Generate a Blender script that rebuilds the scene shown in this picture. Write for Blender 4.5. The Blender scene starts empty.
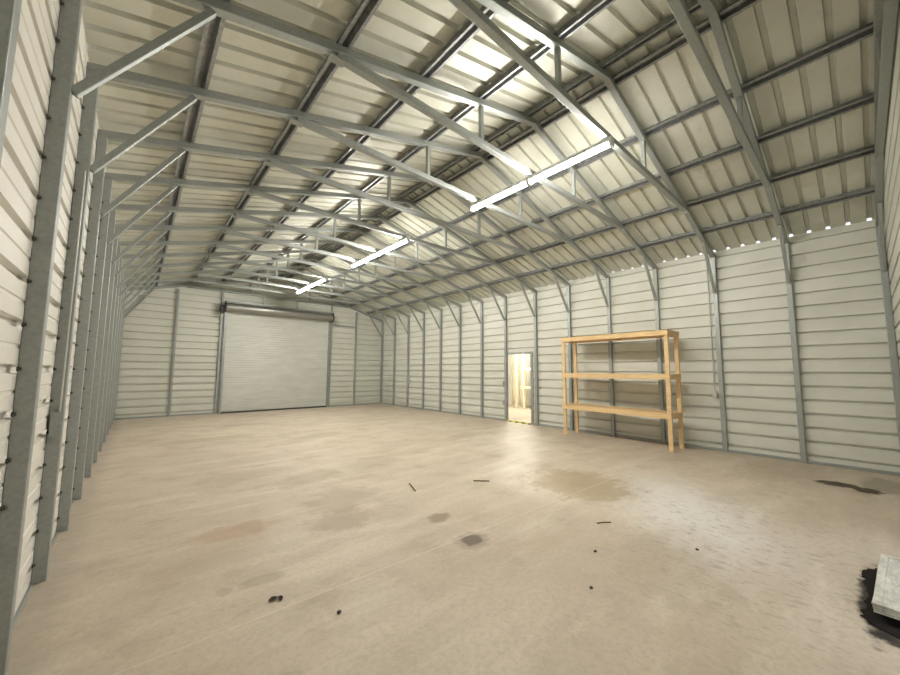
import bpy, bmesh, math, random
from mathutils import Vector, Matrix
random.seed(7)
S = bpy.context.scene
C = S.collection

# ------------------------------------------------------------------ layout
XL, XR = -0.385, 8.54            # inner faces of the frame posts
WL, WR = -0.46, 8.615            # inner faces of the wall sheets
YF, YB = -0.375, 14.70           # near and far end walls
Y0, SP = 1.807, 1.07             # frame spacing
XM = (XL + XR) / 2
HALF = XR - XM
PITCH = 0.28
T = 0.075                        # steel tube size
PURLIN_H = 0.072
PITCH_L = 0.257                  # the left slope is a touch flatter
def rafter_top(x): return 3.87 + PITCH * HALF - (PITCH if x > XM else PITCH_L) * abs(x - XM)
def panel_z(x): return rafter_top(x) + PURLIN_H + 0.004
FRAMES = list(range(-2, 13))
def fy(k): return Y0 + SP * k + (.05 if k == 5 else 0)

# ------------------------------------------------------------------ materials
def mat(name, color, rough=0.5, metal=0.0, spec=0.5):
    m = bpy.data.materials.new(name); m.use_nodes = True
    b = m.node_tree.nodes['Principled BSDF']
    b.inputs['Base Color'].default_value = (*color, 1)
    b.inputs['Roughness'].default_value = rough
    b.inputs['Metallic'].default_value = metal
    b.inputs['Specular IOR Level'].default_value = spec
    return m
class NT:
    """small helper around a material's node tree"""
    def __init__(s, m):
        s.m = m; s.t = m.node_tree; s.b = s.t.nodes['Principled BSDF']
        s.co = s.t.nodes.new('ShaderNodeTexCoord').outputs['Object']
    def noise(s, scale, detail=4, rough=0.6, stretch=(1,1,1), off=(0,0,0)):
        mp = s.t.nodes.new('ShaderNodeMapping'); mp.inputs['Scale'].default_value = stretch
        mp.inputs['Location'].default_value = off
        s.t.links.new(s.co, mp.inputs['Vector'])
        n = s.t.nodes.new('ShaderNodeTexNoise'); n.inputs['Scale'].default_value = scale
        n.inputs['Detail'].default_value = detail; n.inputs['Roughness'].default_value = rough
        s.t.links.new(mp.outputs[0], n.inputs['Vector']); return n.outputs['Fac']
    def ramp(s, fac, a, b, ca=(0,0,0,1), cb=(1,1,1,1)):
        r = s.t.nodes.new('ShaderNodeValToRGB')
        r.color_ramp.elements[0].position = a; r.color_ramp.elements[0].color = ca
        r.color_ramp.elements[1].position = b; r.color_ramp.elements[1].color = cb
        s.t.links.new(fac, r.inputs['Fac']); return r.outputs['Color']
    def math(s, op, a, b=None, clamp=False):
        n = s.t.nodes.new('ShaderNodeMath'); n.operation = op; n.use_clamp = clamp
        for i, v in enumerate((a, b)):
            if v is None: continue
            if isinstance(v, (int, float)): n.inputs[i].default_value = v
            else: s.t.links.new(v, n.inputs[i])
        return n.outputs[0]
    def mix(s, fac, a, b):
        n = s.t.nodes.new('ShaderNodeMix'); n.data_type = 'RGBA'
        for i, v in ((0, fac), (6, a), (7, b)):
            if isinstance(v, (int, float)): n.inputs[i].default_value = v
            elif isinstance(v, tuple): n.inputs[i].default_value = (*v[:3], 1)
            else: s.t.links.new(v, n.inputs[i])
        return n.outputs[2]
    def ellipse(s, cx, cy, rx, ry, ang=0, soft=0.35, wob=None, amt=0.5):
        """0..1 mask of a stain with a ragged edge, lying on the floor"""
        mp = s.t.nodes.new('ShaderNodeMapping'); mp.vector_type = 'TEXTURE'
        mp.inputs['Location'].default_value = (cx, cy, 0); mp.inputs['Rotation'].default_value = (0, 0, ang)
        mp.inputs['Scale'].default_value = (rx, ry, 1)
        s.t.links.new(s.co, mp.inputs['Vector'])
        ln = s.t.nodes.new('ShaderNodeVectorMath'); ln.operation = 'LENGTH'
        s.t.links.new(mp.outputs[0], ln.inputs[0]); d = ln.outputs['Value']
        if wob is not None:
            d = s.math('ADD', d, s.math('MULTIPLY', s.math('SUBTRACT', wob, 0.5), amt * 2))
        mr = s.t.nodes.new('ShaderNodeMapRange'); mr.interpolation_type = 'SMOOTHSTEP'
        mr.inputs['From Min'].default_value = 1 - soft; mr.inputs['From Max'].default_value = 1 + soft
        mr.inputs['To Min'].default_value = 1; mr.inputs['To Max'].default_value = 0
        s.t.links.new(d, mr.inputs['Value']); return mr.outputs[0]
    def color(s, c): s.t.links.new(c, s.b.inputs['Base Color'])
    def rough(s, c): s.t.links.new(c, s.b.inputs['Roughness'])
    def bump(s, h, strength=0.2, dist=0.01):
        n = s.t.nodes.new('ShaderNodeBump'); n.inputs['Strength'].default_value = strength
        n.inputs['Distance'].default_value = dist
        s.t.links.new(h, n.inputs['Height']); s.t.links.new(n.outputs[0], s.b.inputs['Normal'])

M = {}
# galvanised steel, faint spangle
M['steel'] = mat('galvanised_steel', (.36, .38, .38), .42, .4)
n = NT(M['steel'])
n.color(n.mix(n.ramp(n.noise(45, 3), .3, .7), (.30, .325, .31), (.37, .39, .375)))
M['purlin'] = mat('purlin_steel', (.34, .35, .35), .4, .6)
n = NT(M['purlin'])
n.color(n.mix(n.ramp(n.noise(22, 3), .35, .65), (.25, .26, .26), (.38, .39, .39)))
M['dark_steel'] = mat('dark_steel', (.07, .07, .065), .5, .6)
M['screw'] = mat('screw_steel', (.10, .10, .095), .45, .7)
# wall sheet: off-white backer paint
def wall_paint(key, a, b):
    M[key] = mat(key + '_sheet', a, .42, .0)
    n = NT(M[key])
    c = n.mix(n.ramp(n.noise(1.3, 5), .35, .7), a, b)
    c = n.mix(n.math('MULTIPLY', n.ramp(n.noise(3.0, 6, .7, (1, .4, 1)), .62, .75), .25), c, (.47, .42, .33))
    n.color(c); n.bump(n.noise(5, 3), .08, .02)
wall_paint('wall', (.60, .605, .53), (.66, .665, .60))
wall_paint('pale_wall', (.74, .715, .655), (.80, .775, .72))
# roof sheet: bare zinc-alloy, some brown dirt
M['roof'] = mat('roof_sheet', (.6, .6, .5), .46, .15)
n = NT(M['roof'])
c = n.mix(n.ramp(n.noise(1.6, 5), .3, .7), (.56, .565, .48), (.67, .675, .59))
d = n.ramp(n.noise(2.2, 6, .72, (1, 1, 1), (3, 8, 0)), .60, .72)
c = n.mix(n.math('MULTIPLY', d, .28), c, (.30, .22, .15))
n.color(c); n.bump(n.noise(4, 3), .12, .02)
# roll-up door curtain
M['curtain'] = mat('door_curtain', (.52, .52, .48), .45, .1)
n = NT(M['curtain'])
n.color(n.mix(n.ramp(n.noise(2.0, 5, .6, (.6, 1, 3)), .35, .7), (.52, .53, .485), (.61, .62, .575)))
# timber
M['wood'] = mat('pine_timber', (.74, .50, .22), .6)
n = NT(M['wood'])
g = n.noise(6, 5, .65, (8, .6, 8))
n.color(n.mix(n.ramp(g, .35, .7), (.62, .42, .20), (.82, .61, .34)))
n.bump(g, .1, .004)
M['stud'] = mat('pale_stud_timber', (.78, .62, .36), .6)
n = NT(M['stud']); n.color(n.mix(n.ramp(n.noise(6, 4, .6, (6, 6, .5)), .3, .7), (.78, .68, .45), (.88, .80, .60)))
M['white'] = mat('white_sheet', (.80, .79, .74), .5)
n = NT(M['white']); n.color(n.mix(n.ramp(n.noise(2, 4), .3, .7), (.74, .73, .68), (.82, .81, .77)))
M['drum'] = mat('drum_steel', (.34, .34, .32), .32, .75)
M['box'] = mat('grey_box_metal', (.42, .43, .42), .4, .4)
M['conduit'] = mat('conduit_metal', (.55, .56, .54), .4, .2)
M['black'] = mat('black_rubber', (.012, .011, .011), .9, 0, .15)
n = NT(M['black']); n.color(n.mix(n.noise(20, 4), (.008, .007, .007), (.03, .026, .024)))
M['slab'] = mat('weathered_pale_board', (.55, .53, .47), .8)
n = NT(M['slab'])
g = n.noise(9, 6, .7, (1, 3, 1))
c = n.mix(n.ramp(g, .35, .65), (.40, .385, .33), (.68, .65, .56))
n.color(c); n.bump(g, .5, .01)
M['housing'] = mat('lamp_housing', (.8, .8, .8), .4)
M['leaf'] = mat('dry_leaf', (.035, .025, .015), .8)
M['twig'] = mat('twig_bark', (.13, .08, .045), .8)
M['pebble'] = mat('dark_pebble', (.06, .05, .04), .8)
M['tube'] = mat('lit_tube', (1, 1, 1), .4)
b = M['tube'].node_tree.nodes['Principled BSDF']
b.inputs['Emission Color'].default_value = (1.0, .962, .885, 1)
b.inputs['Emission Strength'].default_value = 150
# hazard stripe: yellow and black slanted bands
M['hazard'] = mat('hazard_tape', (.8, .7, .05), .5)
n = NT(M['hazard'])
w = n.t.nodes.new('ShaderNodeTexWave'); w.inputs['Scale'].default_value = 2.6; w.bands_direction = 'DIAGONAL'
n.t.links.new(n.co, w.inputs['Vector'])
n.color(n.ramp(w.outputs['Fac'], .48, .52, (.03, .04, .02, 1), (.75, .72, .10, 1)))
M['ground'] = mat('outside_gravel', (.40, .38, .34), .9)
n = NT(M['ground']); n.color(n.mix(n.noise(12, 6), (.30, .28, .25), (.5, .47, .42)))

# concrete floor
M['floor'] = mat('concrete_floor', (.55, .46, .36), .55, 0, .3)
n = NT(M['floor'])
big = n.noise(.55, 6, .62); mid = n.noise(2.3, 6, .65, (1, 1, 1), (4, 2, 0)); fine = n.noise(26, 5, .75)
streak = n.noise(1.4, 5, .6, (.5, 2.4, 1), (1, 7, 0)); wob = n.noise(3.2, 5, .62, (1, 1, 1), (9, 3, 0))
wob2 = n.noise(14, 4, .6)
wob3 = n.math('ADD', n.math('MULTIPLY', wob, .55), n.math('MULTIPLY', n.noise(7, 6, .7, (.8, 1.5, 1), (5, 1, 0)), .45))
c = n.mix(n.ramp(big, .33, .66), (.49, .415, .325), (.60, .515, .41))
c = n.mix(n.math('MULTIPLY', n.ramp(mid, .52, .68), .55), c, (.40, .33, .245))
c = n.mix(n.math('MULTIPLY', n.ramp(streak, .50, .64), .5), c, (.68, .60, .49))
c = n.mix(n.math('MULTIPLY', n.ramp(fine, .45, .62), .36), c, (.39, .33, .26))
c = n.mix(n.math('MULTIPLY', n.ramp(n.noise(60, 3, .7), .64, .70), .6), c, (.25, .21, .17))
sm = n.ramp(n.noise(1.15, 7, .68, (.75, 1.25, 1), (6, 4, 0)), .53, .64)
c = n.mix(n.math('MULTIPLY', sm, .38), c, (.43, .345, .245))
sm2 = n.ramp(n.noise(4.2, 5, .7, (.8, 1.4, 1), (2, 9, 0)), .60, .68)
c = n.mix(n.math('MULTIPLY', sm2, .34), c, (.35, .29, .225))
# cool light on the near floor painted as a paler area, plus dark scuffs
cool_light = n.ellipse(4.75, 1.45, 1.05, .55, .55, .8, wob, .7)
c = n.mix(n.math('MULTIPLY', cool_light, .75), c, (.72, .70, .66))
sc = n.math('MULTIPLY', n.ellipse(4.2, .85, 1.5, .85, .2, .6, wob, .5), n.ramp(n.noise(11, 4, .6, (1.6, .8, 1), (2, 2, 0)), .54, .63))
c = n.mix(n.math('MULTIPLY', sc, .42), c, (.25, .215, .17))
# damp and rusty patches: x, y, rx, ry, angle, strength, colour
for (x, y, rx, ry, a, k, col) in [
    (4.62, 2.62, .62, .66, .2, .5, (.37, .29, .185)), (5.0, 3.5, .35, .2, .3, .25, (.38, .30, .20)),
    (1.65, 3.56, .34, .22, .4, .45, (.36, .285, .205)), (1.89, 4.15, .45, .34, .6, .42, (.36, .30, .215)),
    (1.9, 5.2, .55, .25, .2, .38, (.37, .31, .22)), (.80, 3.95, .30, .20, 0, .36, (.40, .27, .18)),
    (1.3, 5.9, .6, .25, 0, .32, (.38, .32, .23)), (3.0, 5.4, .5, .3, .4, .30, (.38, .32, .23)),
    (2.47, 2.97, .13, .08, 0, .6, (.30, .23, .16)), (.78, 2.95, .14, .07, 0, .35, (.35, .29, .22)),
    (1.2, 9.4, .9, .25, 0, .35, (.38, .32, .23)), (3.2, 8.3, .7, .3, .3, .3, (.38, .32, .23)),
    (2.2, 11.3, .6, .2, 0, .45, (.36, .30, .22)), (5.9, 6.2, .6, .25, .2, .3, (.38, .31, .22)),
    (5.3, 4.5, .6, .2, .2, .3, (.38, .31, .22)), (7.6, .9, .7, .5, 0, .3, (.37, .29, .2)),
    (7.7, -.1, .5, .2, 0, .5, (.28, .25, .19)), (3.2, 1.1, .5, .3, .4, .22, (.36, .30, .22))]:
    c = n.mix(n.math('MULTIPLY', n.ellipse(x, y, rx, ry, a, .34, wob3, 1.7), min(k * 1.55, .9)), c, col)
for (x, y, rx, ry, a, k, col) in [
    (2.36, 2.39, .105, .085, .2, .95, (.045, .034, .026)), (2.36, 2.39, .17, .14, .2, .5, (.28, .22, .17)),
    (7.30, .32, .15, .21, .2, .97, (.05, .034, .016)), (7.20, .05, .16, .13, 0, .97, (.05, .034, .016)),
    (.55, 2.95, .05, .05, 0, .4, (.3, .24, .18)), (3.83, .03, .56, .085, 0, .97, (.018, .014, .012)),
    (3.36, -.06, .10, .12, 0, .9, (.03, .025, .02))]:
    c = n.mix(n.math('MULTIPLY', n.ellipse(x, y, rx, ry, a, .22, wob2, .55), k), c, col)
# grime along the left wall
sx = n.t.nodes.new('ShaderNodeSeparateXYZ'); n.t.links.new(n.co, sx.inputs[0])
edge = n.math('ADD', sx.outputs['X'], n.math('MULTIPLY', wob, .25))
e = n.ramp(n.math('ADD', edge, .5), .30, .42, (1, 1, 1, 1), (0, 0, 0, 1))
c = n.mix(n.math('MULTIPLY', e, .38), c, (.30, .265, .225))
# saw-cut control joints
for yj in (2.53, 4.66, 7.2, 9.8, 12.3):
    ln = n.math('LESS_THAN', n.math('ABSOLUTE', n.math('SUBTRACT', n.math('ADD', sx.outputs['Y'], n.math('MULTIPLY', sx.outputs['X'], .02)), yj)), .006)
    c = n.mix(n.math('MULTIPLY', ln, .4), c, (.72, .65, .55))
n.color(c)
n.rough(n.ramp(mid, .3, .7, (.42, .42, .42, 1), (.62, .62, .62, 1)))
n.bump(n.math('ADD', fine, mid), .12, .01)

# ------------------------------------------------------------------ mesh helpers
def box(bm, x0, x1, y0, y1, z0, z1):
    vs = [bm.verts.new((x, y, z)) for z in (z0, z1) for y in (y0, y1) for x in (x0, x1)]
    for f in ((0,2,3,1), (4,5,7,6), (0,1,5,4), (1,3,7,5), (3,2,6,7), (2,0,4,6)):
        bm.faces.new([vs[i] for i in f])
def bar(bm, a, b, w, h, up=(0,1,0)):
    """rectangular bar from a to b; w along 'up', h across it"""
    a, b = Vector(a), Vector(b); d = (b - a).normalized(); u = Vector(up)
    u = (u - d * u.dot(d)).normalized(); v = d.cross(u)
    vs = []
    for p in (a, b):
        for s, t in ((-1,-1), (1,-1), (1,1), (-1,1)):
            vs.append(bm.verts.new(p + u * (s * w / 2) + v * (t * h / 2)))
    for f in ((3,2,1,0), (4,5,6,7), (0,1,5,4), (1,2,6,5), (2,3,7,6), (3,0,4,7)):
        bm.faces.new([vs[i] for i in f])
def cyl(bm, a, b, r, seg=14, r2=None):
    a, b = Vector(a), Vector(b); d = (b - a)
    q = d.to_track_quat('Z', 'Y').to_matrix().to_4x4()
    bmesh.ops.create_cone(bm, cap_ends=True, segments=seg, radius1=r, radius2=r if r2 is None else r2,
                          depth=d.length, matrix=Matrix.Translation((a + b) / 2) @ q)
def prism(bm, prof, y0, y1, axis='Y'):
    """closed profile (list of 2-tuples) extruded along one axis"""
    def P(p, t):
        return {'Y': (p[0], t, p[1]), 'X': (t, p[0], p[1])}[axis]
    A = [bm.verts.new(P(p, y0)) for p in prof]; B = [bm.verts.new(P(p, y1)) for p in prof]
    k = len(prof)
    bm.faces.new(A); bm.faces.new(B[::-1])
    for i in range(k): bm.faces.new((A[i], B[i], B[(i+1) % k], A[(i+1) % k]))
def obj(name, bm, m, parent=None, loc=None, bevel=0, smooth=False):
    bmesh.ops.recalc_face_normals(bm, faces=bm.faces)
    me = bpy.data.meshes.new(name); bm.to_mesh(me); bm.free()
    me.materials.append(M[m] if isinstance(m, str) else m)
    o = bpy.data.objects.new(name, me); C.objects.link(o)
    if parent is not None: o.parent = parent
    if loc is not None: o.location = loc
    if bevel:
        md = o.modifiers.new('bevel', 'BEVEL'); md.width = bevel; md.segments = 2; md.limit_method = 'ANGLE'
    if smooth:
        for p in me.polygons: p.use_smooth = True
    return o
def tag(o, label, cat, group=None, kind=None):
    o['label'] = label; o['category'] = cat
    if group: o['group'] = group
    if kind: o['kind'] = kind
    return o
def empty(name, loc, label, cat, group=None, rotz=0):
    o = bpy.data.objects.new(name, None); C.objects.link(o); o.location = loc; o.rotation_euler = (0, 0, rotz)
    o.empty_display_size = .1
    return tag(o, label, cat, group)
def struct(o, label, cat):
    o['kind'] = 'structure'; return tag(o, label, cat)

# ------------------------------------------------------------------ ribbed sheets
RIB = .2286
def sheet_profile(z0, z1, start, depth, base=.050, top=.040, pitch=RIB, minor=True):
    """list of (along, out) points of a ribbed sheet: hollow ribs going outwards"""
    pts = [(z0, 0)]
    k = math.floor((z0 - start) / pitch) - 1
    while True:
        c = start + k * pitch; k += 1
        if c - base > z1: break
        cand = [(c - base/2, 0), (c - top/2, depth), (c + top/2, depth), (c + base/2, 0)]
        if minor:
            for q in (c + pitch * .5,):
                cand += [(q - .012, 0), (q - .006, depth * .18), (q + .006, depth * .18), (q + .012, 0)]
        for p in cand:
            if z0 + 1e-4 < p[0] < z1 - 1e-4: pts.append(p)
    pts.append((z1, 0)); return pts
def ribbed_wall(bm, axis, at, sgn, a0, a1, z0, z1, depth=.048, minor=False):
    """axis 'Y': runs along Y at x = at; 'X': runs along X at y = at; ribs go to the sgn side"""
    pr = sheet_profile(z0, z1, .13, depth, minor=minor)
    prev = None
    for z, d in pr:
        if axis == 'Y': a, b = bm.verts.new((at + sgn*d, a0, z)), bm.verts.new((at + sgn*d, a1, z))
        else: a, b = bm.verts.new((a0, at + sgn*d, z)), bm.verts.new((a1, at + sgn*d, z))
        if prev: bm.faces.new((prev[0], prev[1], b, a))
        prev = (a, b)
def clip_gable(bm):
    """cut a gable sheet along the two roof slopes"""
    for s in (1, -1):
        nrm = Vector((PITCH if s > 0 else -PITCH_L, 0, 1)).normalized()
        bmesh.ops.bisect_plane(bm, geom=bm.verts[:] + bm.edges[:] + bm.faces[:], plane_co=(XM, 0, panel_z(XM) - .004),
                               plane_no=nrm, clear_outer=True)
EAVE, EAVE_L = panel_z(WR) - .004, panel_z(WL) - .004

bm = bmesh.new(); ribbed_wall(bm, 'Y', WL, -1, YF, YB, 0, EAVE_L, depth=.032, minor=True)
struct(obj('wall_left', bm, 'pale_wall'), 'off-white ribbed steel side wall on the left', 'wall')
DY0, DY1, DZ = 6.27, 7.185, 2.05                                # side door opening
bm = bmesh.new()
ribbed_wall(bm, 'Y', WR, 1, YF, DY0, 0, EAVE); ribbed_wall(bm, 'Y', WR, 1, DY1, YB, 0, EAVE)
ribbed_wall(bm, 'Y', WR, 1, DY0, DY1, DZ, EAVE)
struct(obj('wall_right', bm, 'wall'), 'grey-white ribbed steel side wall with a doorway, on the right', 'wall')
BX0, BX1, BZ = 2.24, 6.0, 3.62                                 # roll-up door opening
bm = bmesh.new()
ribbed_wall(bm, 'X', YB, 1, WL, BX0, 0, 5.4); ribbed_wall(bm, 'X', YB, 1, BX1, WR, 0, 5.4)
ribbed_wall(bm, 'X', YB, 1, BX0, BX1, BZ, 5.4); clip_gable(bm)
struct(obj('wall_back', bm, 'wall'), 'ribbed steel gable wall around the roll-up door', 'wall')
FX0, FX1, FZ = 2.7, 5.1, 2.5  # unseen opening, added to let daylight onto the near floor
bm = bmesh.new()
ribbed_wall(bm, 'X', YF, -1, WL, FX0, 0, 5.4); ribbed_wall(bm, 'X', YF, -1, FX1, WR, 0, 5.4)
ribbed_wall(bm, 'X', YF, -1, FX0, FX1, FZ, 5.4); clip_gable(bm)
struct(obj('wall_front', bm, 'wall'), 'ribbed steel gable wall at the near end, at the far right edge', 'wall')

# roof: two slopes of ribbed sheet, ribs running down the slope and open at the eaves
def roof_slope(bm, side):
    pr = sheet_profile(YF - .05, YB + .05, .21, .046, .060, .042, .226, False)
    xe = (WR + .012) if side > 0 else (WL - .012)
    prev = None
    for y, d in pr:
        a = bm.verts.new((XM, y, panel_z(XM) + d)); b = bm.verts.new((xe, y, panel_z(xe) + d))
        if prev: bm.faces.new((prev[0], prev[1], b, a))
        prev = (a, b)
bm = bmesh.new(); roof_slope(bm, 1); roof_slope(bm, -1)
struct(obj('ceiling', bm, 'roof'), 'underside of the ribbed steel roof over the hall', 'roof')

for i, (cx, cy, w_) in enumerate(((WL, YF, 'near left'), (WR, YF, 'near right'), (WL, YB, 'far left'), (WR, YB, 'far right'))):
    bm = bmesh.new(); ox = -.036 if cx == WL else .036; oy = -.036 if cy == YF else .036
    box(bm, min(cx, cx + ox) - .004, max(cx, cx + ox) + .004, cy - .04, cy + .04, 0, EAVE - .002)
    box(bm, cx - .04, cx + .04, min(cy, cy + oy), max(cy, cy + oy), 0, EAVE - .002)
    struct(obj('trim_%d' % (i + 2), bm, 'wall'), 'corner trim at the %s corner of the hall' % w_, 'trim')
bm = bmesh.new(); box(bm, WL - .1, WR + .1, YF - .1, YB + .1, -.12, 0)
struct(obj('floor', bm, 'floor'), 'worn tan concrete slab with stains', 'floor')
bm = bmesh.new(); box(bm, -14, 30, -14, 30, -.30, -.121)
struct(obj('ground', bm, 'ground'), 'gravel ground outside the building', 'ground')

# base rails
def rail(name, x0, x1, y0, y1, label, z1=.05):
    b_ = bmesh.new(); box(b_, x0, x1, y0, y1, 0, z1)
    struct(obj(name, b_, 'steel', bevel=.004), label, 'base rail')
rail('baseboard_right', WR - .035, WR - .001, YF, DY0, 'galvanised base rail under the right wall, near side of the doorway')
rail('trim_1', WR - .035, WR - .001, DY1, YB, 'galvanised base rail under the right wall, far side of the doorway')
rail('baseboard_left', WL + .001, WL + .02, YF, YB, 'low galvanised base rail under the left wall', .012)
bm = bmesh.new(); box(bm, WL, BX0, YB - .035, YB - .001, 0, .05); box(bm, BX1, WR, YB - .035, YB - .001, 0, .05)
struct(obj('baseboard_back', bm, 'steel'), 'galvanised base rail under the back wall', 'base rail')

# ------------------------------------------------------------------ steel frames
ORD = {12: None}
names = ['', 'first', 'second', 'third', 'fourth', 'fifth', 'sixth', 'seventh', 'eighth', 'ninth', 'tenth', 'eleventh', 'twelfth', 'thirteenth']
special = {
    12: 'galvanised steel arch frame set flat against the roll-up door wall',
    -2: 'galvanised steel arch frame against the near end wall, at the far right edge',
    -1: 'galvanised steel arch frame whose right post stands bare beside the puddle stain',
    0: 'galvanised steel arch frame with a conduit box low on its right post',
    1: 'galvanised steel arch frame passing over the joint between the two nearest lamps',
    2: 'galvanised steel arch frame with a junction box on its left post',
    3: 'galvanised steel arch frame whose right post shows at the shelf\'s far end',
    4: 'galvanised steel arch frame whose right post stands just right of the side doorway',
    5: 'galvanised steel arch frame whose right post stands just left of the side doorway',
    10: 'galvanised steel arch frame with a small box on its right post, under the farthest lamps',
}
def tube_mesh(a, b, size=T):
    b_ = bmesh.new(); bar(b_, a, b, size, size); return b_
def make_frame(k):
    y = fy(k)
    lab = special.get(k) or 'galvanised steel arch frame, %s in front of the roll-up door wall' % names[12 - k]
    r = empty('steel_frame', (XM, y, 0), lab, 'frame', 'steel arch frames')
    hx = HALF
    def part(name, a, b, size=T):
        return obj(name, tube_mesh(a, b, size), 'steel', r, bevel=.005)
    for s in (-1, 1):
        pit = PITCH if s > 0 else PITCH_L; zt = rafter_top(XM + s*HALF) - T * .9
        part('post', (s * (hx + T/2), 0, 0), (s * (hx + T/2), 0, zt))
        # rafter from post top to ridge
        off = T / 2 * math.sqrt(1 + pit**2)
        part('rafter', (s * (hx + T), 0, rafter_top(XM + s * (hx + T)) - off), (0, 0, rafter_top(XM) - off))
        # knee brace between post and rafter
        xb = hx - .63
        part('knee_brace', (s * (hx - .005), 0, 3.08), (s * xb, 0, rafter_top(XM + s * xb) - T - .012), .046)
        # short vertical between rafter and tie
        part('strut', (s * 1.08, 0, 4.30), (s * 1.08, 0, rafter_top(XM + s * 1.08) - T - .004), .05)
    xt = 2.92
    part('collar_tie', (-xt, 0, 4.285), (xt, 0, 4.285), .07)
    # gusset plates where the tie meets the rafters
    for s in (-1, 1):
        b_ = bmesh.new(); box(b_, s*xt - .07, s*xt + .07, -.041, .041, 4.235, 4.247)
        obj('gusset_plate', b_, 'steel', r)
    if 1 <= k <= 6:                                  # sheet screws along the left post
        for i in range(17):
            z = .13 + RIB * i
            if z > 3.7: break
            b_ = bmesh.new(); cyl(b_, (-hx - T + .003, -T/2 - .012, z), (-hx - T + .016, -T/2 - .010, z), .008, 8)
            cyl(b_, (-hx - T, -T/2 - .010, z), (-hx - T + .008, -T/2 - .010, z), .013, 8)
            obj('screw', b_, 'screw', r)
    return r
for k in FRAMES: make_frame(k)

# ------------------------------------------------------------------ roof purlins (hat channels)
def hat_profile():
    w, fl, h, t = .032, .030, PURLIN_H, .004
    out = [(-w-fl, 0), (-w, 0), (-w+.004, h-t), (w-.004, h-t), (w, 0), (w+fl, 0)]
    inn = [(w+fl, t), (w+t, t), (w, h), (-w, h), (-w-t, t), (-w-fl, t)]
    return out + inn
offs = [(.15, 'just beside the ridge'), (1.08, 'first below the ridge'), (1.96, 'second below the ridge'),
        (2.82, 'third below the ridge'), (3.68, 'lowest, nearest the eave')]
for s, sn in ((-1, 'left'), (1, 'right')):
    for dx, words in offs:
        if s < 0 and dx > 2: dx += .05 if dx < 3 else .12
        x = XM + s * dx
        ang = math.atan(PITCH if s > 0 else PITCH_L) * s
        bm = bmesh.new(); prism(bm, hat_profile(), YF + .01, YB - .01)
        o = obj('roof_purlin', bm, 'purlin')
        o.location = (x, 0, rafter_top(x) + .001); o.rotation_euler = (0, ang, 0)
        tag(o, 'long steel roof purlin on the %s slope, %s' % (sn, words), 'purlin', 'roof purlins')

# ------------------------------------------------------------------ back wall: posts, girt, stubs, roll-up door
def wall_post(x, z0, z1, label, name='wall_post', y=None, w=.06):
    b_ = bmesh.new(); y = YB - .045 if y is None else y
    bar(b_, (0, 0, 0), (0, 0, z1 - z0), w, w)
    o = obj(name, b_, 'steel', bevel=.004); o.location = (x, y, z0)
    return tag(o, label, 'post', 'end wall posts')
wall_post(.88, 0, 4.14, 'grey steel wall post left of the roll-up door')
wall_post(7.24, 0, 4.10, 'grey steel wall post right of the roll-up door')
wall_post(2.13, 0, 4.24, 'grey steel jamb post at the left side of the roll-up door')
wall_post(6.10, 0, 4.24, 'grey steel jamb post at the right side of the roll-up door')
wall_post(3.45, 3.95, 4.24, 'short steel stub above the left part of the door drum', 'wall_stub', w=.05)
wall_post(4.68, 3.95, 4.24, 'short steel stub above the middle of the door drum', 'wall_stub', w=.05)
bm = bmesh.new(); bar(bm, (0, 0, 0), (1.05, 0, 0), .05, .05); o = obj('wall_girt', bm, 'steel', bevel=.004)
o.location = (6.16, YB - .045, 3.42); tag(o, 'short horizontal steel girt right of the door drum', 'girt')
bm = bmesh.new(); bar(bm, (0, 0, 0), (3.90, 0, 0), .05, .05); o = obj('door_header', bm, 'steel', bevel=.004)
o.location = (2.165, YB - .045, 3.925); tag(o, 'steel header bar above the roll-up door', 'header')

door = bpy.data.objects.new('door_1', None); C.objects.link(door); door.location = ((BX0 + BX1)/2, YB - .10, 0)
struct(door, 'closed grey roll-up steel door in the back wall', 'roll-up door')
W2 = (BX1 - BX0) / 2
bm = bmesh.new()                                     # corrugated curtain
prev = None; z = .03; i = 0
while z < 3.62:
    d = (0, .006, .007, .001)[i % 4]
    a = bm.verts.new((-W2, d, z)); b_ = bm.verts.new((W2, d, z))
    if prev: bm.faces.new((prev[0], prev[1], b_, a))
    prev = (a, b_); z += .022; i += 1
obj('curtain', bm, 'curtain', door)
bm = bmesh.new(); box(bm, -W2, W2, -.025, .03, .0, .055); obj('bottom_bar', bm, 'dark_steel', door, bevel=.004)
for s in (-1, 1):
    bm = bmesh.new(); box(bm, s*W2 - .035, s*W2 + .035, -.028, .035, 0, 3.55); obj('guide_rail', bm, 'purlin', door, bevel=.004)
bm = bmesh.new(); cyl(bm, (-W2 - .02, -.16, 3.69), (W2 + .02, -.16, 3.69), .155, 28)
obj('drum', bm, 'drum', door, smooth=False)
for s in (-1, 1):
    bm = bmesh.new(); box(bm, s*(W2 + .045) - .012, s*(W2 + .045) + .012, -.30, .03, 3.52, 3.88)
    obj('drum_bracket', bm, 'dark_steel', door, bevel=.004)
    bm = bmesh.new(); cyl(bm, (s*(W2 + .03), -.16, 3.69), (s*(W2 + .13), -.16, 3.69), .05, 14); obj('axle', bm, 'dark_steel', door)

bm = bmesh.new(); box(bm, -W2 - .17, -W2 - .08, -.20, .0, 3.46, 3.74); cyl(bm, (-W2 - .19, -.12, 3.62), (-W2 - .06, -.12, 3.62), .11, 18)
obj('chain_hoist', bm, 'dark_steel', door, bevel=.004)
bm = bmesh.new(); cyl(bm, (-W2 - .125, -.10, 3.36), (-W2 - .125, -.10, 3.46), .035, 12); obj('chain_guide', bm, 'conduit', door)

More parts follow.
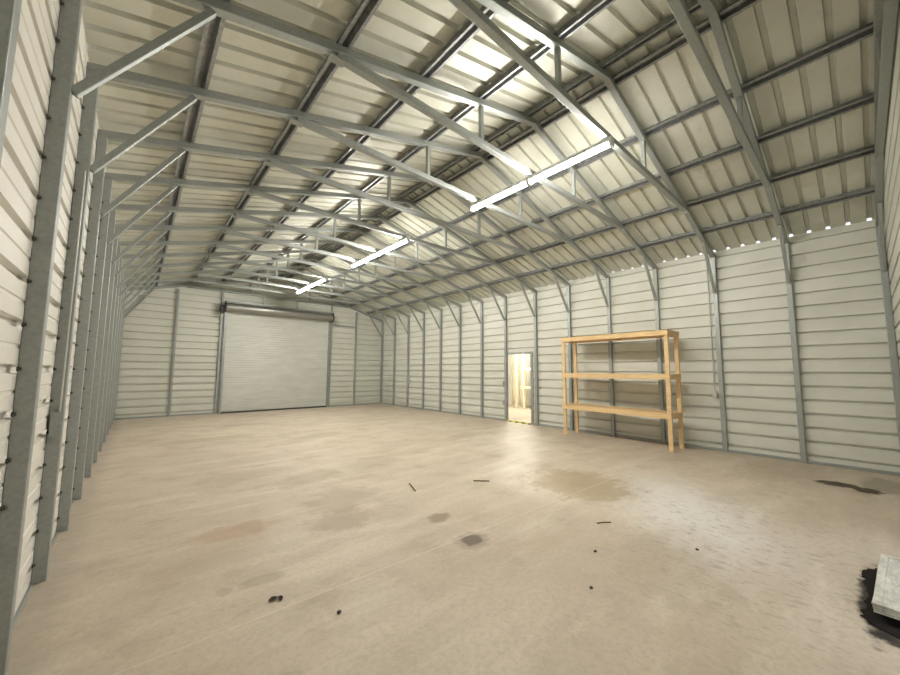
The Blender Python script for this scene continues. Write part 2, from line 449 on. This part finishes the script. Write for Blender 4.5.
# ------------------------------------------------------------------ side doorway
d2 = bpy.data.objects.new('door_2', None); C.objects.link(d2); d2.location = (WR, (DY0 + DY1)/2, 0)
struct(d2, 'open side doorway with a grey steel frame', 'doorway')
hw = (DY1 - DY0) / 2
for s in (-1, 1):
    bm = bmesh.new(); box(bm, -.03, .02, s*hw - (.02 if s > 0 else .05), s*hw + (.02 if s > 0 else .03), 0, DZ + .03); obj('jamb', bm, 'steel', d2, bevel=.004)
bm = bmesh.new(); box(bm, -.03, .05, -hw + .05, hw - .02, DZ - .03, DZ + .03); obj('header', bm, 'steel', d2, bevel=.004)
bm = bmesh.new(); box(bm, -.075, .055, -hw + .05, hw - .02, 0, .035)
tag(obj('threshold', bm, 'hazard', d2), 'yellow and black striped threshold', 'threshold')
d2.children[-1].pop('category', None) if hasattr(d2.children[-1], 'pop') else None
for o in d2.children:
    if 'category' in o.keys(): del o['category']

# room beyond the side doorway
AX0, AX1, AY0, AY1, AZ = WR + .10, 13.1, 4.2, 13.0, 3.0
bm = bmesh.new(); box(bm, AX0, AX1 + .2, AY0 - .2, AY1 + .2, -.12, -.001)
struct(obj('floor_annex', bm, 'floor'), 'concrete floor of the room beyond the side doorway', 'floor')
bm = bmesh.new(); box(bm, AX1, AX1 + .06, AY0, AY1, 0, AZ)
struct(obj('wall_annex', bm, 'white'), 'white far wall of the room beyond the side doorway', 'wall')
bm = bmesh.new(); box(bm, AX0, AX1, AY1, AY1 + .06, 0, AZ)
struct(obj('wall_annex_end', bm, 'white'), 'white end wall of the room beyond the side doorway', 'wall')
bm = bmesh.new(); box(bm, AX0, AX1, AY0 - .06, AY0, 0, AZ)
struct(obj('wall_annex_near', bm, 'white'), 'white near end wall of the room beyond the doorway', 'wall')
bm = bmesh.new(); box(bm, AX0 - .06, AX1 + .06, AY0 - .06, AY1 + .06, AZ, AZ + .05)
struct(obj('ceiling_annex', bm, 'white'), 'ceiling of the room beyond the side doorway', 'ceiling')
for yy, w_ in ((10.60, 'left'), (10.42, 'second from left'), (10.22, 'third from left')):
    bm = bmesh.new(); bar(bm, (0, 0, 0), (0, 0, AZ - .01), .045, .09)
    o = obj('wall_stud', bm, 'steel' if yy > 10.6 else 'stud'); o.location = (AX1 - .05, yy, 0.0)
    tag(o, 'upright stud seen through the side doorway, %s' % w_, 'stud', 'studs beyond the doorway')
t = empty('timber_rack', (12.25, 8.85, 0), 'pale timber rack standing in the room beyond the doorway', 'rack')
for xx in (-.3, .3):
    for yy in (-.75, .25, .62):
        bm = bmesh.new(); bar(bm, (xx, yy, 0), (xx, yy, 2.5), .09, .06); obj('upright', bm, 'stud', t, bevel=.003)
for zz in (.80, 1.56):
    bm = bmesh.new(); box(bm, -.34, .34, -.80, .42, zz, zz + .09); obj('shelf_board', bm, 'stud', t, bevel=.003)
lt = empty('added_annex_lamp', (10.9, 8.6, 2.93), 'added tube lamp, out of view, to light the room beyond the doorway', 'lamp')  # unseen lamp, added to brighten the room beyond
bm = bmesh.new(); box(bm, -.05, .05, -.6, .6, .02, .07); obj('housing', bm, 'housing', lt)
M['tube2'] = mat('added_annex_tube', (1, 1, 1), .4)
b = M['tube2'].node_tree.nodes['Principled BSDF']
b.inputs['Emission Color'].default_value = (1.0, .95, .84, 1); b.inputs['Emission Strength'].default_value = 440
bm = bmesh.new(); cyl(bm, (0, -.58, 0), (0, .58, 0), .022, 12); obj('tube', bm, 'tube2', lt, smooth=True)

# ------------------------------------------------------------------ tube lamps
def lamp(y0, y1, label):
    L = (y1 - y0) / 2 - .012
    r = empty('tube_lamp', (4.02, (y0 + y1) / 2, 4.185), label, 'lamp', 'tube lamps under the ridge')
    bm = bmesh.new(); prism(bm, [(-.030, .062), (-.036, .02), (-.030, .006), (.030, .006), (.036, .02), (.030, .062)], -L, L)
    obj('housing', bm, 'housing', r)
    bm = bmesh.new(); cyl(bm, (0, -L + .03, -.012), (0, L - .03, -.012), .030, 16); obj('tube', bm, 'tube', r, smooth=True)
    for s in (-1, 1):
        bm = bmesh.new(); box(bm, -.038, .038, s*L - .018, s*L + .018, -.046, .062); obj('end_cap', bm, 'housing', r, bevel=.004)
for row, (a, m_, e_) in (('nearest', (1.74, 2.93, 4.08)), ('middle', (5.92, 7.16, 8.44)), ('farthest', (10.17, 11.42, 12.66))):
    lamp(a, m_, 'lit white tube lamp, near half of the %s row under the ridge' % row)
    lamp(m_, e_, 'lit white tube lamp, far half of the %s row under the ridge' % row)

# ------------------------------------------------------------------ electrical boxes and conduit
def outlet(loc, label, size=(.05, .07, .12), name='outlet_box', m='box', face='x-'):
    r = empty(name, loc, label, 'electrical box')
    sx_, sy_, sz_ = size
    bm = bmesh.new(); box(bm, -sx_/2, sx_/2, -sy_/2, sy_/2, -sz_/2, sz_/2); obj('body', bm, m, r, bevel=.006)
    bm = bmesh.new()
    if face == 'x-': box(bm, -sx_/2 - .006, -sx_/2, -sy_/2 - .004, sy_/2 + .004, -sz_/2 - .004, sz_/2 + .004)
    else: box(bm, -sx_/2 - .003, sx_/2 + .003, -sy_/2 - .006, -sy_/2, -sz_/2 - .004, sz_/2 + .004)
    obj('cover_plate', bm, 'steel' if face == 'y-' else 'conduit', r, bevel=.002)
    return r
def conduit(x, y, z0, z1, label, r_=.011):
    bm = bmesh.new(); cyl(bm, (0, 0, 0), (0, 0, z1 - z0), r_, 12); o = obj('conduit', bm, 'conduit', smooth=False)
    o.location = (x, y, z0); return tag(o, label, 'conduit', 'electrical conduits')
outlet((8.585, 1.925, 1.08), 'grey outlet box left of the second right-hand post, below a conduit')
conduit(8.59, 1.925, 1.14, 3.78, 'thin steel conduit beside a right-hand post, near the wooden shelf')
outlet((8.585, fy(10) - .09, 1.06), 'small grey box low on a far right-hand post near the back corner', (.05, .09, .13))
outlet((8.585, 7.34, 1.13), 'grey switch box left of the side doorway, upper of the two', (.05, .09, .13))
outlet((8.585, 7.34, .55), 'grey outlet box left of the side doorway, lower of the two', (.05, .08, .12))
yj = fy(2) - T/2
outlet((XL - .030, yj - .028, 1.10), 'grey junction box low on the front of a left-hand post', (.05, .05, .17), 'junction_box', 'dark_steel', 'y-')
conduit(XL - T/2 + .018, yj - .010, 1.187, 3.05, 'thin steel conduit running up the front of a left-hand post', .006)

# ------------------------------------------------------------------ wooden shelf
sh = empty('wooden_shelf', (8.035, 3.60, 0), 'yellow pine storage rack with three shelves by the right wall', 'shelf', None, math.radians(-3.2))
SL, SD = 1.20, .29
for sx_ in (-1, 1):
    for sy_ in (-1, 1):
        bm = bmesh.new(); xx, yy = sx_ * (SD - .047), sy_ * (SL - .046)
        box(bm, xx - .019 if sx_ < 0 else xx - .019, xx + .019, yy - .038, yy + .038, 0, 2.255)
        obj('leg', bm, 'wood', sh, bevel=.003)
for zt, nm in ((2.33, 'top'), (1.47, 'middle'), (.72, 'bottom')):
    fr = obj('shelf', (lambda b_: (box(b_, -SD, SD, -SL, SL, zt - .018, zt), b_)[1])(bmesh.new()), 'wood', sh, bevel=.002)
    for s in (-1, 1):
        bm = bmesh.new()
        box(bm, s*(SD - .014) - .014, s*(SD - .014) + .014, -SL, SL, zt - .104, zt - .019)
        obj('rail', bm, 'wood', fr, bevel=.003)
        bm = bmesh.new(); box(bm, -SD + .068, SD - .068, s*(SL - .018) - .018, s*(SL - .018) + .018, zt - .104, zt - .019)
        obj('end_rail', bm, 'wood', fr, bevel=.003)
    bm = bmesh.new()
    box(bm, -SD + .029, SD - .029, -.019, .019, zt - .104, zt - .019); obj('cross_brace', bm, 'wood', fr)

# ------------------------------------------------------------------ pale slab on dark mat at right edge
bm = bmesh.new()
base_pl = [(3.40, .04), (3.50, .10), (3.70, .085), (3.90, .075), (4.10, .09), (4.28, .10), (4.40, .02), (4.44, -.4), (4.40, -.85), (3.44, -.85), (3.37, -.4), (3.36, -.10)]
pl = []
for (xa, ya), (xb, yb) in zip(base_pl, base_pl[1:] + base_pl[:1]):
    for q in range(6):
        pl.append((xa + (xb - xa) * q / 6 + random.uniform(-.018, .018), ya + (yb - ya) * q / 6 + random.uniform(-.014, .014)))
A = [bm.verts.new((x - 3.9, y, 0.001)) for x, y in pl]; B_ = [bm.verts.new((x - 3.9, y - .002, .007)) for x, y in pl]
bm.faces.new(A[::-1]); bm.faces.new(B_)
for i in range(len(pl)): bm.faces.new((A[i], A[(i+1) % len(pl)], B_[(i+1) % len(pl)], B_[i]))
o = obj('rubber_mat', bm, 'black'); o.location = (3.9, 0, 0); tag(o, 'ragged black mat on the floor under the pale slab, right edge', 'mat')
b0 = empty('black_pallet', (3.97, -.385, .008), 'black slatted pallet holding the pale slab, at the right edge', 'pallet')
for yy in (-.36, 0, .34):
    bm = bmesh.new(); box(bm, -.42, .44, yy - .035, yy + .035, 0, .03); obj('runner', bm, 'black', b0, bevel=.004)
for xx in (-.40, -.2, 0, .2, .40):
    bm = bmesh.new(); box(bm, xx - .06, xx + .06, -.38, .37, .03, .045); obj('slat', bm, 'black', b0, bevel=.003)
sl = empty('pale_slab', (3.96, -.385, .053), 'weathered pale grey slab lying on a black pallet at the right edge', 'slab', None, -.055)
bm = bmesh.new(); box(bm, -.49, .49, -.42, .41, 0, .046)
bmesh.ops.subdivide_edges(bm, edges=bm.edges[:], cuts=6, use_grid_fill=True)
for v in bm.verts:
    v.co += Vector((random.uniform(-.004, .004), random.uniform(-.004, .004), random.uniform(-.003, .003) if v.co.z > .02 else 0))
obj('board', bm, 'slab', sl)
bm = bmesh.new()
for a in ((-.49, -.45, -.42, .41), (.45, .49, -.42, .41), (-.45, .45, .37, .41), (-.45, .45, -.42, -.38)): box(bm, a[0], a[1], a[2], a[3], .044, .054)
obj('raised_edge', bm, 'slab', sl, bevel=.004)

# ------------------------------------------------------------------ litter on the floor
def leaf(x, y, s, rz, label):
    bm = bmesh.new()
    pts = [(-1, 0), (-.6, .35), (0, .5), (.5, .3), (1, 0), (.5, -.35), (0, -.45), (-.6, -.3)]
    top = [bm.verts.new((px*s, py*s, .006 + .012 * abs(py) + random.uniform(0, .006))) for px, py in pts]
    c0 = bm.verts.new((0, 0, .004))
    for i in range(8): bm.faces.new((c0, top[i], top[(i+1) % 8]))
    o = obj('dry_leaf', bm, 'leaf'); md = o.modifiers.new('solid', 'SOLIDIFY'); md.thickness = .003
    o.location = (x, y, 0); o.rotation_euler = (0, 0, rz); return tag(o, label, 'leaf', 'dry leaves on the floor')
leaf(.775, 2.64, .035, .3, 'dark dry leaf on the near floor, left one of the touching pair')
leaf(.815, 2.62, .030, 1.5, 'dark dry leaf on the near floor, right one of the touching pair')
def twig(pts, r_, label):
    bm = bmesh.new()
    for a, b_ in zip(pts, pts[1:]): cyl(bm, (*a, r_), (*b_, r_), r_, 8, r_ * .85)
    o = obj('twig', bm, 'twig'); return tag(o, label, 'twig', 'twigs on the floor')
twig([(2.84, 4.06), (2.79, 3.93), (2.73, 3.77)], .009, 'thin brown twig lying on the middle of the floor')
twig([(3.58, 3.60), (3.66, 3.53), (3.74, 3.45)], .008, 'short brown twig right of centre, farther than the dark oil stain')
twig([(3.55, 1.83), (3.62, 1.80), (3.68, 1.75)], .006, 'tiny twig on the pale patch of floor')
def pebble(x, y, s, label):
    bm = bmesh.new(); bmesh.ops.create_icosphere(bm, subdivisions=2, radius=s)
    for v in bm.verts: v.co = Vector((v.co.x * random.uniform(.85, 1.2), v.co.y * random.uniform(.8, 1.1), v.co.z * .55))
    o = obj('pebble', bm, 'pebble'); o.location = (x, y, s * .5); tag(o, label, 'pebble', 'pebbles on the floor')
pebble(1.05, 2.24, .014, 'dark pebble on the near floor, right of the dry leaves')
pebble(3.00, 1.57, .014, 'dark pebble on the near floor, at the edge of the pale patch')
pebble(2.49, 1.34, .013, 'dark pebble on the near floor, in front of the oil stain')
pebble(3.69, 1.02, .014, 'dark pebble on the near floor, left of the pale slab')

# ------------------------------------------------------------------ daylight, camera, view
w = bpy.data.worlds.new('sky'); S.world = w; w.use_nodes = True
bg = w.node_tree.nodes['Background']; bg.inputs['Color'].default_value = (.93, .96, 1.0, 1); bg.inputs['Strength'].default_value = .75

cam = bpy.data.cameras.new('camera'); co = bpy.data.objects.new('camera', cam); C.objects.link(co); S.camera = co
cam.sensor_fit = 'HORIZONTAL'; cam.sensor_width = 36; cam.lens = 357.67 / 900 * 36; cam.clip_start = .02; cam.clip_end = 200
R = Matrix.Rotation(math.radians(-41.094), 4, 'Z') @ Matrix.Rotation(math.radians(90 + 5.363), 4, 'X') @ Matrix.Rotation(math.radians(.336), 4, 'Z')
co.matrix_world = Matrix.Translation((0, 0, 1.5034)) @ R

vs = S.view_settings; vs.view_transform = 'Standard'; vs.look = 'None'; vs.gamma = 1; vs.use_curve_mapping = False; vs.exposure = .80
